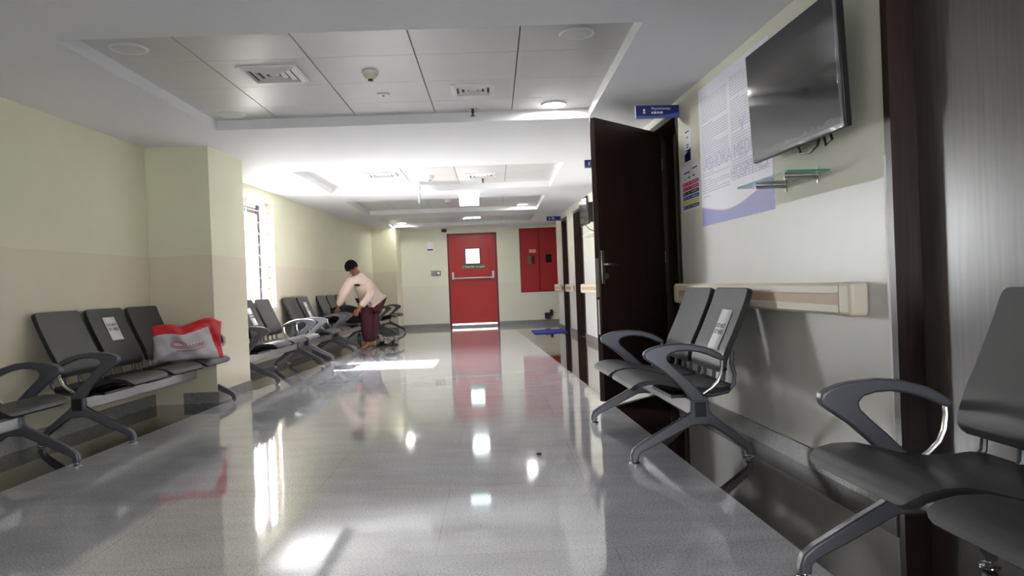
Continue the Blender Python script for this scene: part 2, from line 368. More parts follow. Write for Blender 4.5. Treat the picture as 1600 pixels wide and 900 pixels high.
for x0, x1, y0, y1 in ((-ww - .035, -ww, -.035, wh + .035), (ww, ww + .035, -.035, wh + .035), (-ww - .035, ww + .035, wh, wh + .035), (-ww - .035, ww + .035, -.035, 0)): box(bm, x0, x1, y0, y1, -.002, .012)
link('window_trim', bm, WHITEM, W, bevel=.003)

# ------------------------------------------------------------------ red fire door in the end wall
D = empty('door_1', 'red fire door with push bar and small lit window in the end wall', 'door', kind='structure', mw=on_end((RX0 + RX1) / 2, 0))
dw = (RX1 - RX0) / 2
bm = new()
for x0, x1, y0, y1 in ((-dw, -dw + .05, .0, 2.19), (dw - .05, dw, .0, 2.19), (-dw, dw, 2.14, 2.19)): box(bm, x0, x1, y0, y1, -.18, .004)
link('door_frame', bm, REDF, D, bevel=.004)
lx = dw - .052; GX0, GX1, GY0, GY1 = -.155, .165, 1.48, 1.82
bm = new()
for x0, x1, y0, y1 in ((-lx, GX0, .085, 2.138), (GX1, lx, .085, 2.138), (GX0, GX1, .085, GY0), (GX0, GX1, GY1, 2.138)): box(bm, x0, x1, y0, y1, -.055, -.008)
link('door_leaf', bm, REDP, D, smooth=False)
bm = new()
for x0, x1, y0, y1 in ((GX0 - .025, GX0, GY0 - .025, GY1 + .025), (GX1, GX1 + .025, GY0 - .025, GY1 + .025), (GX0, GX1, GY0 - .025, GY0), (GX0, GX1, GY1, GY1 + .025)): box(bm, x0, x1, y0, y1, -.06, -.002)
link('vision_frame', bm, REDF, D, bevel=.003)
bm = new(); box(bm, GX0, GX1, GY0, GY1, -.034, -.028); link('vision_panel', bm, GLASS, D, smooth=False)
bm = new(); tube(bm, [(-lx + .07, 1.14, .06), (lx - .06, 1.14, .06)], .02, 12)
pb = link('push_bar', bm, STEEL, D)
for sx in (-1, 1):
    bm = new(); box(bm, sx * (lx - .06) - .028, sx * (lx - .06) + .028, 1.11, 1.29, -.008, .05); box(bm, sx * (lx - .06) - .024, sx * (lx - .06) + .024, 1.115, 1.17, .04, .085)
    link('push_bar_bracket', bm, STEEL, D, bevel=.008)
bm = new(); box(bm, -dw, dw, .0, .045, -.2, .0); link('threshold', bm, SKIRT, D, smooth=False)
sg = empty('door_sign', 'small green push bar sign stuck on the red fire door under its window', 'sign', mw=on_end(-.885, 1.405, -.008))
bm = new(); box(bm, -.25, .25, -.042, .042, 0, .004); link('sign_plate', bm, mat('green_sign_plate', srgb(12, 112, 62), .4), sg)
text('lettering', '\u2713 Push bar to open', .066, TXT, sg, (0, -.022, .0045), 'CENTER')

# ------------------------------------------------------------------ red hose cabinet on the end wall
C = empty('hose_cabinet', 'dark red two door cabinet set in the end wall right of the fire door', 'cabinet', mw=on_end(.665, .754))
bm = new(); box(bm, -.455, .455, 0, 1.5, -.0, .012); link('cabinet_frame', bm, REDF, C)
for x0, x1 in ((-.44, -.005), (.005, .44)):
    bm = new(); box(bm, x0, x1, .015, 1.485, .01, .028); link('cabinet_door', bm, REDC, C, bevel=.004)
bm = new(); box(bm, -.235, -.075, .92, 1.0, .028, .031); link('name_label', bm, mat('pale_label', srgb(214, 160, 130), .6), C)
bm = new(); box(bm, -.28, -.19, .66, .85, .028, .036); link('handle_plate', bm, mat('dull_brass', srgb(120, 105, 80), .4, metal=.6), C, bevel=.01)
bm = new(); box(bm, -.17, -.12, .66, .85, .028, .05); link('handle', bm, BLACK, C, bevel=.01)
bm = new(); box(bm, .15, .29, .68, .87, .028, .034); link('glass_pane', bm, mat('dark_glass', srgb(28, 10, 12), .15), C, bevel=.003)

# small things on the end wall
t = empty('card_reader', 'grey and white card reader on the end wall left of the fire door', 'card reader', mw=on_end(-1.75, 1.285))
bm = new(); box(bm, -.115, -.01, -.06, .06, 0, .02); link('mounting_plate', bm, mat('grey_plate', srgb(150, 146, 140), .5), t, bevel=.004)
bm = new(); box(bm, .0, .105, -.06, .05, 0, .03); rd = link('reader_body', bm, mat('dark_grey_plastic', srgb(70, 64, 60), .4), t, bevel=.006)
bm = new(); box(bm, .02, .085, -.035, .03, .03, .034); link('white_key', bm, WHITEP, rd, bevel=.004)
t = empty('wall_notice', 'small white notice with a dark foot band high on the end wall', 'notice', mw=on_end(-1.87, 1.90))
bm = new(); box(bm, -.07, .07, -.12, .12, 0, .003); link('paper', bm, PAPER, t)
bm = new(); box(bm, -.065, .065, -.085, -.055, .003, .004); link('printed_band', bm, mat('navy_print', srgb(44, 38, 62), .6), t)
t = empty('alarm_sounder', 'small dark red alarm sounder above the left corner of the fire door', 'alarm', mw=on_end(-1.53, 2.265))
bm = new(); box(bm, -.06, .06, -.035, .035, 0, .05); link('sounder_body', bm, mat('maroon_plastic', srgb(92, 26, 28), .4), t, bevel=.012)
bm = new(); lathe(bm, [(.02, .05), (.02, .058), (.012, .062)], n=14); link('sounder_lens', bm, REDF, t)
t = empty('pedal_box', 'small dark box on a bracket low on the wall corner behind the blue mat', 'box', mw=on_end(.86, .12, 0))
bm = new(); box(bm, -.12, .01, .0, .14, .013, .12); link('box_body', bm, mat('dark_indigo_plastic', srgb(40, 30, 50), .4), t, bevel=.01)
bm = new(); box(bm, .01, .07, .07, .21, .0, .06); link('bracket', bm, BLACK, t, bevel=.006)

# ------------------------------------------------------------------ doors on the right
def door_frame(bm, y0, y1, fx, th, h):
    e = .045
    prism(bm, [(fx(y0) - .006, y0), (fx(y0) + th, y0), (fx(y0 + e) + th, y0 + e), (fx(y0 + e) - .006, y0 + e)], .0, h)
    prism(bm, [(fx(y1 - e) - .006, y1 - e), (fx(y1 - e) + th, y1 - e), (fx(y1) + th, y1), (fx(y1) - .006, y1)], .0, h)
    prism(bm, [(fx(y0) - .006, y0 + e), (fx(y0) + th, y0 + e), (fx(y1) + th, y1 - e), (fx(y1) - .006, y1 - e)], h - e, h)
d2 = empty('door_2', 'dark closed wenge door at the near right edge', 'door', kind='structure')
bm = new(); door_frame(bm, 2.0, NE_, XR, .16, DH + .02); link('door_frame', bm, WENGE, d2, smooth=False)
bm = new(); prism(bm, [(XR(2.0) + .10, 2.046), (XR(2.0) + .145, 2.046), (XR(NE_) + .145, NE_ - .046), (XR(NE_) + .10, NE_ - .046)], .0025, DH - .03)
link('door_leaf', bm, wood('film_wrapped_wenge', srgb(62, 55, 55), srgb(80, 70, 68), .32, 1.0), d2, smooth=False)
d3 = empty('door_3', 'dark frame of the doorway on the right wall', 'door frame', kind='structure')
bm = new(); door_frame(bm, DA, DB, XR, .22, DH + .02); link('door_frame', bm, WENGE, d3, smooth=False)
for n, (a, b) in zip((4, 5), FD):
    d = empty('door_%d' % n, ['dark closed door on the far right wall beside the far television', 'dark closed door nearest the end wall on the right'][n - 4], 'door', kind='structure')
    bm = new(); door_frame(bm, a, b, XF, .19, 2.2); link('door_frame', bm, WENGE, d, smooth=False)
    bm = new(); prism(bm, [(XF(a) + .13, a + .046), (XF(a) + .17, a + .046), (XF(b) + .17, b - .046), (XF(b) + .13, b - .046)], .002, 2.15)
    link('door_leaf', bm, WENGE, d, smooth=False)
# open leaf, hinged at the far jamb and swung into the corridor
HX, HY = 1.345, 6.655
dirv = Vector((.684 - HX, 5.9 - HY, 0)); LW_ = dirv.length; dirv.normalize(); nv = Vector((0, 0, 1)).cross(dirv)   # away from the room
if nv.y > 0: nv = -nv
LF = empty('open_door', 'open dark wenge door leaf swung out into the corridor with steel lever handle', 'door', mw=frame((HX, HY, 0), -dirv, nv))
bm = new(); box(bm, -LW_, -.0, .03, 2.228, -.045, 0); link('leaf_panel', bm, WENGE, LF, bevel=.003)
bm = new(); box(bm, -LW_ + .012, -LW_ + .055, .94, 1.2, 0, .012); pl = link('lock_plate', bm, STEEL, LF, bevel=.005)
bm = new(); box(bm, -LW_ - .003, -LW_ + .0, .84, 1.14, -.036, -.010); link('lock_faceplate', bm, STEEL, LF)
bm = new(); box(bm, -LW_ - .004, -LW_ + .0, .55, .82, -.03, -.016); link('edge_strip', bm, WHITEP, LF)
bm = new(); tube(bm, [(-LW_ + .033, 1.09, .01), (-LW_ + .033, 1.09, .055), (-LW_ + .05, 1.09, .06), (-LW_ + .165, 1.088, .058)], [.011, .011, .011, .009], 10)
link('lever_handle', bm, CHROME, LF)
bm = new(); lathe(bm, [(.024, .0), (.024, .008), (.01, .01)], (-LW_ + .085, 1.0, 0), 16); link('cylinder_rose', bm, STEEL, LF)
for z in (.3, 1.15, 1.95):
    bm = new(); tube(bm, [(.006, z - .05, -.004), (.006, z + .05, -.004)], .007, 8); link('hinge', bm, STEEL, LF)

# ------------------------------------------------------------------ handrails (bumper rails) on the right wall
def handrail(mw, l0, l1, label, caps=(1, 1), n=0):
    t = empty('handrail', label, 'handrail', 'cream bumper rails along the right wall', mw=mw)
    z0, z1 = .778, .918
    prof = [(.03, z0), (.072, z0), (.085, z0 + .012), (.085, z0 + .045), (.08, z0 + .05), (.08, z1 - .05), (.085, z1 - .045), (.085, z1 - .012), (.072, z1), (.03, z1)]
    a, b = l0 + (.11 if caps[0] else 0), l1 - (.11 if caps[1] else 0)
    bm = new(); rings(bm, [[(a, z, y) for y, z in prof], [(b, z, y) for y, z in prof]]); link('rail', bm, CREAMP, t, angle=30)
    bm = new(); box(bm, a, b, z0 + .048, z1 - .048, .078, .0835); link('insert_strip', bm, TANP, t)
    for c, s, on in ((l0, 1, caps[0]), (l1, -1, caps[1])):
        if not on: continue
        bm = new(); box(bm, min(c, c + s * .11), max(c, c + s * .11), z0 - .003, z1 + .003, .004, .09); link('end_cap', bm, CREAMP, t, bevel=.02, seg=4)
    k = max(1, int((l1 - l0) / .9)); 
    for i in range(k + 1):
        x = l0 + .16 + (l1 - l0 - .32) * i / k
        bm = new(); box(bm, x - .025, x + .025, z0 + .03, z1 - .03, 0, .04); link('wall_bracket', bm, BLACK, t)
    return t
# local x runs toward the camera
m0 = on_right(4.5, 0); handrail(m0, -(5.81 - 4.5), 4.5 - 3.18, 'long cream bumper rail behind the two seat bench on the right')
m1 = on_far(11.5, 0); handrail(m1, -(12.5 - 11.5), 11.5 - 11.0, 'short cream bumper rail seen just beyond the open door leaf')
m2 = on_far(14.0, 0); handrail(m2, -.32, .36, 'short cream bumper rail between the two far doors', (1, 0))
m3 = on_far(15.55, 0); handrail(m3, -.36, .36, 'short cream bumper rail beside the red cabinet', (1, 0))

# ------------------------------------------------------------------ things hung on the near right wall
# patient notice poster
PW, PH = 1.205, .935
P = empty('poster', 'large white notice poster with a lilac foot behind the television', 'poster', mw=on_right(4.708, 1.783))
PAPERL = mat('lilac_white_paper', srgb(236, 236, 248), .45)
bm = new(); box(bm, -PW / 2, PW / 2, -PH / 2, PH / 2, 0, .004); link('poster_sheet', bm, PAPERL, P)
def curve_y(x): u = (x + PW / 2) / PW; return -PH / 2 + .125 - .07 * math.sin(min(1, u * 1.35) * PI * .62) + .20 * max(0, u - .32) ** 1.55
xs = [-PW / 2 + PW * i / 40 for i in range(41)]
bm = new(); rings(bm, [[(x, -PH / 2, .0045), (x, curve_y(x), .0045)] for x in xs], close=False, cap=False); link('foot_band', bm, mat('periwinkle_print', srgb(150, 150, 208), .5), P, smooth=False)
bm = new(); rings(bm, [[(x, curve_y(x), .0046), (x, curve_y(x) + .006, .0046)] for x in xs], close=False, cap=False); link('band_edge_line', bm, mat('pink_print', srgb(214, 170, 196), .5), P, smooth=False)
rnd = random.Random(4)
bm = new()
def strip(x0, x1, y, h, z=.0048):
    bm.faces.new([bm.verts.new(v) for v in ((x0, y, z), (x1, y, z), (x1, y + h, z), (x0, y + h, z))])
for cx0, cx1 in ((-PW / 2 + .045, -.045), (.0, PW / 2 - .04)):
    y = PH / 2 - .075; para = 0
    while y > -PH / 2 + (.19 if cx0 < -.1 else .22):
        x1 = cx1 if para else cx0 + (cx1 - cx0) * rnd.uniform(.2, .5)
        if rnd.random() < .2 and para: x1 = cx0 + (cx1 - cx0) * rnd.uniform(.35, .9)
        x = cx0
        while x < x1:
            wl = rnd.uniform(.014, .05); strip(x, min(x + wl, x1), y, .0062); x += wl + .007
        para = 0 if (para and rnd.random() < .12) else para + 1
        y -= .0165 if para else .027
link('printed_text', bm, mat('grey_print', srgb(198, 198, 212), .6), P, smooth=False)
WM = mat('faded_mauve_print', srgb(206, 202, 228), .6)
o = text('watermark_lettering', 'ASHOKA MEDICOVER', .130, WM, P, (-.52, -.105, .0051), 'LEFT')
o2 = text('watermark_lettering', 'HOSPITALS', .115, WM, P, (-.03, -.225, .0051), 'LEFT')
bm = new()
for a, b, c in (((-.0, .0), (-.075, .11), (-.02, .055)), ((.0, .0), (.075, .11), (.02, .055)), ((-.012, .0), (.012, .0), (.0, .10))):
    bm.faces.new([bm.verts.new((.19 + x, .045 + y, .0052)) for x, y in (a, b, c)])
link('watermark_leaf_mark', bm, WM, P, smooth=False)
# narrow notice and colour table
t = empty('wall_notice', 'narrow white notice with navy foot above the colour table', 'notice', mw=on_right(5.60, 1.93))
bm = new(); box(bm, -.075, .075, -.115, .115, 0, .003); link('paper', bm, PAPERL, t)
bm = new(); rings(bm, [[(x, -.115, .0035), (x, -.062 + (x + .075) * .25, .0035)] for x in (-.075, -.03, .02, .075)], close=False, cap=False); link('navy_foot', bm, BLUES, t, smooth=False)
bm = new()
for yy, a, b in ((.095, -.05, .05), (.0, -.03, .03), (-.018, -.025, .025), (-.04, -.045, .045), (.055, -.015, .02)): box(bm, a, b, yy, yy + .009, .003, .0036)
link('printed_text', bm, INK, t, smooth=False)
t = empty('colour_chart', 'white colour table sheet with six coloured rows left of the large poster', 'chart', mw=on_right(5.56, 1.62))
bm = new(); box(bm, -.215, .215, -.165, .165, 0, .003); link('paper', bm, PAPERL, t)
for i, c in enumerate(((214, 36, 92), (206, 28, 90), (24, 22, 26), (28, 92, 170), (226, 222, 40), (96, 60, 150))):
    y = .045 - i * .034
    bm = new(); box(bm, -.185, .19, y - .026, y, .003, .0038); r_ = link('colour_row', bm, mat('print_row_%d' % i, srgb(*c), .5), t, smooth=False)
    bm = new()
    for a, b in ((-.165, -.115), (-.06, -.03), (.02, .16)): box(bm, a, b, y - .0155, y - .0105, .0038, .0042)
    link('row_text', bm, TXT, r_, smooth=False)
bm = new()
for a, b, y in ((-.15, .0, .11), (.05, .17, .125), (-.13, -.11, .065), (-.05, 0, .07), (.06, .11, .072)): box(bm, a, b, y, y + .009, .003, .0036)
link('heading_text', bm, INK, t, smooth=False)
# television
T = empty('television', 'large flat television with film still on its screen on the near right wall', 'television')
tw, th = .98, .57
mt = on_right(3.615, 1.845, .125); T.matrix_world = mt @ Matrix.Rotation(math.radians(2.2), 4, 'X')
bm = new(); box(bm, -tw / 2, tw / 2, -th / 2, th / 2, -.032, 0); link('television_body', bm, BLACK, T, bevel=.006)
bm = new(); box(bm, -tw / 2 + .01, tw / 2 - .01, -th / 2 + .018, th / 2 - .01, 0, .002); link('screen', bm, SCREEN, T, smooth=False)
bm = new(); box(bm, -.34, .34, -.22, .12, -.075, -.03); link('rear_housing', bm, BLACK, T, bevel=.015)
bm = new(); box(bm, -.2, .2, -.12, .12, -.118, -.07); link('wall_mount', bm, BLACK, T)
for p in ([(-.1, -.2, -.05), (-.05, -.31, -.06), (.05, -.32, -.06), (.1, -.3, -.07), (.18, -.2, -.07)], [(.16, -.2, -.06), (.2, -.315, -.06), (.26, -.3, -.06), (.22, -.2, -.06)]):
    bm = new(); tube(bm, p, .006, 6); link('cable', bm, BLACK, T)
FILM = mat('clear_plastic_film', srgb(235, 240, 245), .12, alpha=.16, spec=1.)
rnd = random.Random(2)
bm = new(); pts = []
for i in range(30):
    y = -th / 2 + th * i / 29; pts.append([(tw / 2 - .03 + rnd.uniform(-.006, .006), y, .0025), (tw / 2 - .014, y, .0035 + rnd.uniform(0, .007)), (tw / 2 + .002, y, .003)])
rings(bm, pts, close=False, cap=False); link('screen_film', bm, FILM, T)
bm = new(); pts = []
for i in range(40):
    x = -tw / 2 + tw * i / 39; pts.append([(x, -th / 2 + .045 + rnd.uniform(-.01, .01), .0025), (x, -th / 2 + .02, .0035 + rnd.uniform(0, .007)), (x, -th / 2 - .002, .003)])
rings(bm, pts, close=False, cap=False); link('screen_film', bm, FILM, T)
# glass shelf
t = empty('glass_shelf', 'empty glass shelf on two steel brackets below the television', 'shelf', mw=on_right(3.79, 1.432))
bm = new(); box(bm, -.31, .31, -.004, .004, .006, .205); link('glass_plate', bm, mat('clear_shelf_glass', srgb(205, 222, 218), .04, trans=1., ior=1.45), t, bevel=.0015)
bm = new(); box(bm, .3095, .3105, -.0042, .0042, .006, .205); box(bm, -.31, .31, -.0042, .0042, .2045, .2058); link('glass_edge', bm, GEDGE, t, smooth=False)
for x in (-.165, .185):
    bm = new(); tube(bm, [(x, -.016, .0), (x, -.016, .165)], .008, 10); b_ = link('bracket_rod', bm, STEEL, t)
    bm = new(); box(bm, x - .006, x + .006, -.045, .03, 0, .006); link('bracket_plate', bm, STEEL, b_)

# ------------------------------------------------------------------ projecting blue signs
def blade_sign(x0, x1, y, z0, z1, label, lines, icon, size):
    t = empty('door_sign', label, 'sign', 'blue signs projecting over the doors', mw=frame((x0, y, z0), (1, .0688, 0), (.0688, -1, 0)))
    w_, h_ = (x1 - x0) * 1.002, z1 - z0
    bm = new(); box(bm, 0, w_, 0, h_, -.012, 0); link('sign_plate', bm, BLUES, t)
    bm = new(); box(bm, -.006, .0, -.002, h_ + .002, -.013, .001); link('sign_edge', bm, WHITEM, t)
    bm = new(); rings(bm, [[(w_ * i / 10, 0, .0006), (w_ * i / 10, h_ * (.22 + .22 * (i / 10) ** 2 - .2 * math.sin(i / 10 * PI) * .5), .0006)] for i in range(11)], close=False, cap=False)
    link('sign_band', bm, BLUEL, t, smooth=False)
    bm = new(); lathe(bm, [(size * .35, 0), (size * .35, .0008)], (w_ * .19, h_ * .64, .0002), 14); bm2 = box(bm, w_ * .19 - size * .3, w_ * .19 + size * .3, h_ * .64 - size * 1.0, h_ * .64 - size * .5, .0002, .001)
    link('icon', bm, TXT, t, smooth=False)
    for i, s in enumerate(lines):
        if isinstance(s, str): text('lettering', s, size, TXT, t, (w_ * .36, h_ * (.66 - .3 * i), .0008)); continue
        bm = new(); x = w_ * .36
        for k in s: box(bm, x, x + k, h_ * (.64 - .3 * i), h_ * (.64 - .3 * i) + size * .6, .0002, .001); x += k + .006
        link('lettering', bm, TXT, t, smooth=False)
    return t
blade_sign(.985, 1.312, 5.76, 2.176, 2.272, 'blue projecting sign beside the open dark door', ['Physiotherapy', (.012, .02, .016, .02)], 1, .026)
blade_sign(.862, 1.122, 8.5, 2.222, 2.312, 'blue projecting sign half hidden behind the open door leaf', [], 1, .03)
blade_sign(.742, 1.026, 15.2, 2.185, 2.275, 'blue projecting sign nearest the red cabinet', [(.02, .016), (.03, .024)], 1, .03)

# ------------------------------------------------------------------ things on the far right wall
T = empty('television', 'small dark television on an arm high on the far right wall', 'television')
T.matrix_world = on_far(10.98, 1.96, .25) @ Matrix.Rotation(math.radians(3), 4, 'X')
bm = new(); box(bm, -.33, .33, -.195, .195, -.03, 0); link('television_body', bm, BLACK, T, bevel=.006)
bm = new(); box(bm, -.318, .318, -.178, .184, 0, .002); link('screen', bm, SCREEN, T, smooth=False)
bm = new(); box(bm, .02, .14, -.16, .12, -.26, -.03); link('wall_arm', bm, BLACK, T, bevel=.01)
bm = new(); tube(bm, [(-.05, -.18, -.02), (.0, -.25, -.06), (.04, -.3, -.14), (.05, -.34, -.2)], .006, 6); link('cable', bm, BLACK, T)
t = empty('wall_shelf', 'small white shelf below the far television', 'shelf', mw=on_far(11.05, 1.62, 0))
bm = new(); box(bm, -.2, .2, -.015, .015, .003, .23); link('shelf_board', bm, WHITEP, t, bevel=.012, seg=3)
bm = new(); tube(bm, [(.1, .1, .006), (.1, .02, .01), (.1, -.03, .08)], .01, 8); link('bracket', bm, STEEL, t)
for i, (y, z, h, l) in enumerate(((11.25, 1.36, .2, 'small notice with dark foot below the shelf on the far right wall'), (10.75, 1.42, .26, 'white notice nearest the open door leaf on the far right wall'))):
    t = empty('wall_notice', l, 'notice', mw=on_far(y, z))
    bm = new(); box(bm, -.08, .08, -h / 2, h / 2, 0, .003); link('paper', bm, PAPERL, t)
    bm = new()
    for k in range(4): box(bm, -.06, .05 - .02 * (k % 2), h / 2 - .04 - k * .03, h / 2 - .03 - k * .03, .003, .0036)
    box(bm, -.08, .08, -h / 2, -h / 2 + .04, .003, .0036); link('printed_text', bm, mat('navy_print', srgb(44, 38, 62), .6), t, smooth=False)

# ------------------------------------------------------------------ things in the ceiling recesses
ZP = ZC + RECESS
def plan(p, q): x, y = PQ(p, q); return x, y
def down_light(p, q, lit, label, power=2.5):
    x, y = plan(p, q)
    t = empty('ceiling_light', label, 'light', 'round downlights in the ceiling recesses', mw=frame((x, y, ZP), (1, .0229, 0), (0, 0, -1)))
    bm = new(); lathe(bm, [(.09, 0), (.104, 0), (.104, .006), (.094, .012), (.089, .008)], n=28); link('trim_ring', bm, WHITEM, t)
    bm = new(); lathe(bm, [(.0902, .002), (.0902, .0085), (.068, .0105)], n=28); link('diffuser', bm, LAMP if lit else LAMPO, t)
    if lit:
        l = bpy.data.lights.new('downlight_beam', 'AREA'); l.shape = 'DISK'; l.size = .14; l.energy = power; l.color = (1, .97, .92)
        lo = bpy.data.objects.new('downlight_beam', l); COL.objects.link(lo); lo.parent = t
        lo.matrix_local = Matrix.Translation((0, 0, .013)) @ Matrix.Rotation(PI, 4, 'X')
down_light(-2.03, 4.41, 0, 'unlit round downlight in the near left corner of the first ceiling recess')
down_light(-2.02, 6.12, 0, 'unlit round downlight in the far left corner of the first ceiling recess')
down_light(.53, 4.40, 0, 'unlit round downlight in the near right corner of the first ceiling recess')
down_light(.535, 6.13, 1, 'lit round downlight in the far right corner of the first ceiling recess')
down_light(.56, 13.78, 1, 'lit round downlight at the right of the third ceiling recess', 1.2)
down_light(-1.98, 16.85, 1, 'lit round downlight at the left of the farthest ceiling recess', .5)
def vent(p, q, sx, sy, label):
    x, y = plan(p, q)
    t = empty('ceiling_vent', label, 'vent', 'square air diffusers in the ceiling recesses', mw=frame((x, y, ZP), (1, .0229, 0), (0, 0, -1)))
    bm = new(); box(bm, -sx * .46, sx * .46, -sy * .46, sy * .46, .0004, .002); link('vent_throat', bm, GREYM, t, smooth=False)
    for k in range(4):
        a, b = 1 - .27 * k, 1 - .27 * k - .15
        if b < .05: b = .03
        zz = .004 + .0 * k
        o_ = [(-a, -a), (a, -a), (a, a), (-a, a)]; i_ = [(-b, -b), (b, -b), (b, b), (-b, b)]
        bm = new(); rings(bm, [[(u * sx / 2, v * sy / 2, .010 - .0015 * k) for u, v in o_], [(u * sx / 2, v * sy / 2, .022 - .0015 * k) for u, v in i_], [(u * sx / 2, v * sy / 2, .003) for u, v in i_]], cap=False)
        link('louvre_ring', bm, WHITEM, t, smooth=False)
    bm = new()
    for u0, u1, v0, v1 in ((-.56, .56, -.56, -.5), (-.56, .56, .5, .56), (-.56, -.5, -.5, .5), (.5, .56, -.5, .5)): box(bm, u0 * sx, u1 * sx, v0 * sy, v1 * sy, .0, .011)
    link('vent_frame', bm, WHITEM, t, smooth=False)
vent(-1.38, 5.02, .34, .34, 'square air diffuser left of centre in the first ceiling recess')
vent(-.10, 5.58, .28, .26, 'square air diffuser right of centre in the first ceiling recess')
vent(-1.36, 9.6, .34, .3, 'square air diffuser at the left of the second ceiling recess')
vent(-.12, 9.95, .34, .3, 'square air diffuser at the right of the second ceiling recess')
def detector(p, q, label, r=.055):
    x, y = plan(p, q)
    t = empty('smoke_detector', label, 'smoke detector', 'smoke detectors in the ceiling recesses', mw=frame((x, y, ZP), (1, .0229, 0), (0, 0, -1)))
    bm = new(); lathe(bm, [(r, 0), (r, .014), (r * .92, .02), (.0, .02)][:3], n=24); link('detector_base', bm, WHITEP, t)
    bm = new(); lathe(bm, [(r * .86, .018), (r * .86, .03), (r * .6, .044), (r * .55, .05), (r * .2, .052)], n=24); link('detector_head', bm, mat('ivory_plastic', srgb(214, 208, 190), .4), t)
    bm = new(); lathe(bm, [(r * .32, .05), (r * .32, .06), (r * .2, .062)], n=16); link('sensor_cap', bm, BLACK, t)
detector(-.76, 5.05, 'round smoke detector in the middle of the first ceiling recess')
detector(-.78, 9.88, 'round smoke detector in the second ceiling recess')
detector(-.72, 12.7, 'round smoke detector in the third ceiling recess')
detector(-.6, 16.0, 'round smoke detector in the farthest ceiling recess')
x, y = plan(-.76, 5.64)
t = empty('ceiling_sensor', 'small flat white sensor plate between the diffuser and the smoke detector', 'sensor', mw=frame((x, y, ZP), (1, .0229, 0), (0, 0, -1)))
bm = new(); box(bm, -.045, .045, -.03, .03, 0, .012); link('sensor_plate', bm, WHITEP, t, bevel=.005)
bm = new(); lathe(bm, [(.01, .012), (.01, .016)], n=12); link('sensor_lens', bm, BLACK, t)
def sprinkler(p, q, label):
    x, y = plan(p, q)
    t = empty('sprinkler', label, 'sprinkler', 'sprinkler heads in the ceiling recesses', mw=frame((x, y, ZP), (1, .0229, 0), (0, 0, -1)))
    bm = new(); lathe(bm, [(.04, 0), (.038, .005), (.018, .008)], n=20); link('escutcheon', bm, CHROME, t)
    bm = new(); lathe(bm, [(.012, .006), (.012, .03), (.007, .034), (.007, .05), (.02, .052), (.02, .055)], n=14); link('sprinkler_head', bm, mat('dark_brass', srgb(70, 56, 44), .35, metal=.7), t)
sprinkler(-.12, 6.22, 'small sprinkler head near the far edge of the first ceiling recess')
sprinkler(-.10, 10.3, 'small sprinkler head behind the right diffuser of the second ceiling recess')
# hanging signs
x, y = -1.225, 10.5
t = empty('hanging_sign', 'white sign hanging edge on under the second ceiling recess', 'sign', mw=frame((x, y, ZP), (.10, -1, 0), (-1, -.10, 0)))
bm = new(); box(bm, -.16, .16, -.275, -.06, -.012, .012); link('sign_plate', bm, mat('grey_acrylic', srgb(186, 190, 184), .25), t, bevel=.003)
bm = new(); box(bm, -.17, .17, -.06, -.0, -.02, .02); link('sign_housing', bm, WHITEP, t, bevel=.004)
x, y = -.58, 11.3
t = empty('exit_sign', 'glowing pale exit sign hanging in the middle of the corridor', 'sign', mw=frame((x, y, ZC), (1, .0229, 0), (0, -1, 0)))
bm = new(); box(bm, -.16, .16, -.05, 0, -.03, .03); link('sign_housing', bm, WHITEP, t, bevel=.004)
bm = new(); box(bm, -.145, .145, -.175, -.05, -.008, .008); link('lit_panel', bm, EXITL, t, bevel=.002)
x, y = plan(-.40, 16.1)
t = empty('panel_light', 'square lit ceiling panel in the farthest ceiling recess', 'light', mw=frame((x, y, ZP), (1, .0229, 0), (0, 0, -1)))
bm = new()
for u0, u1, v0, v1 in ((-.19, .19, -.29, -.265), (-.19, .19, .265, .29), (-.19, -.165, -.265, .265), (.165, .19, -.265, .265), (-.012, .012, -.265, .265)): box(bm, u0, u1, v0, v1, 0, .012)
link('panel_frame', bm, WHITEM, t)
for a, b in ((-.165, -.012), (.012, .165)):
    bm = new(); box(bm, a, b, -.265, .265, 0, .008); link('light_diffuser', bm, mat('lit_panel_diffuser', (.8, .9, .9), .4, emit=(.85, 1, .97), es=.3), t, smooth=False)
l = bpy.data.lights.new('panel_glow', 'AREA'); l.shape = 'RECTANGLE'; l.size = .31; l.size_y = .51; l.energy = 5; l.color = (.93, 1, .98)
lo = bpy.data.objects.new('panel_glow', l); COL.objects.link(lo); lo.parent = t; lo.matrix_local = Matrix.Translation((0, 0, .014)) @ Matrix.Rotation(PI, 4, 'X')

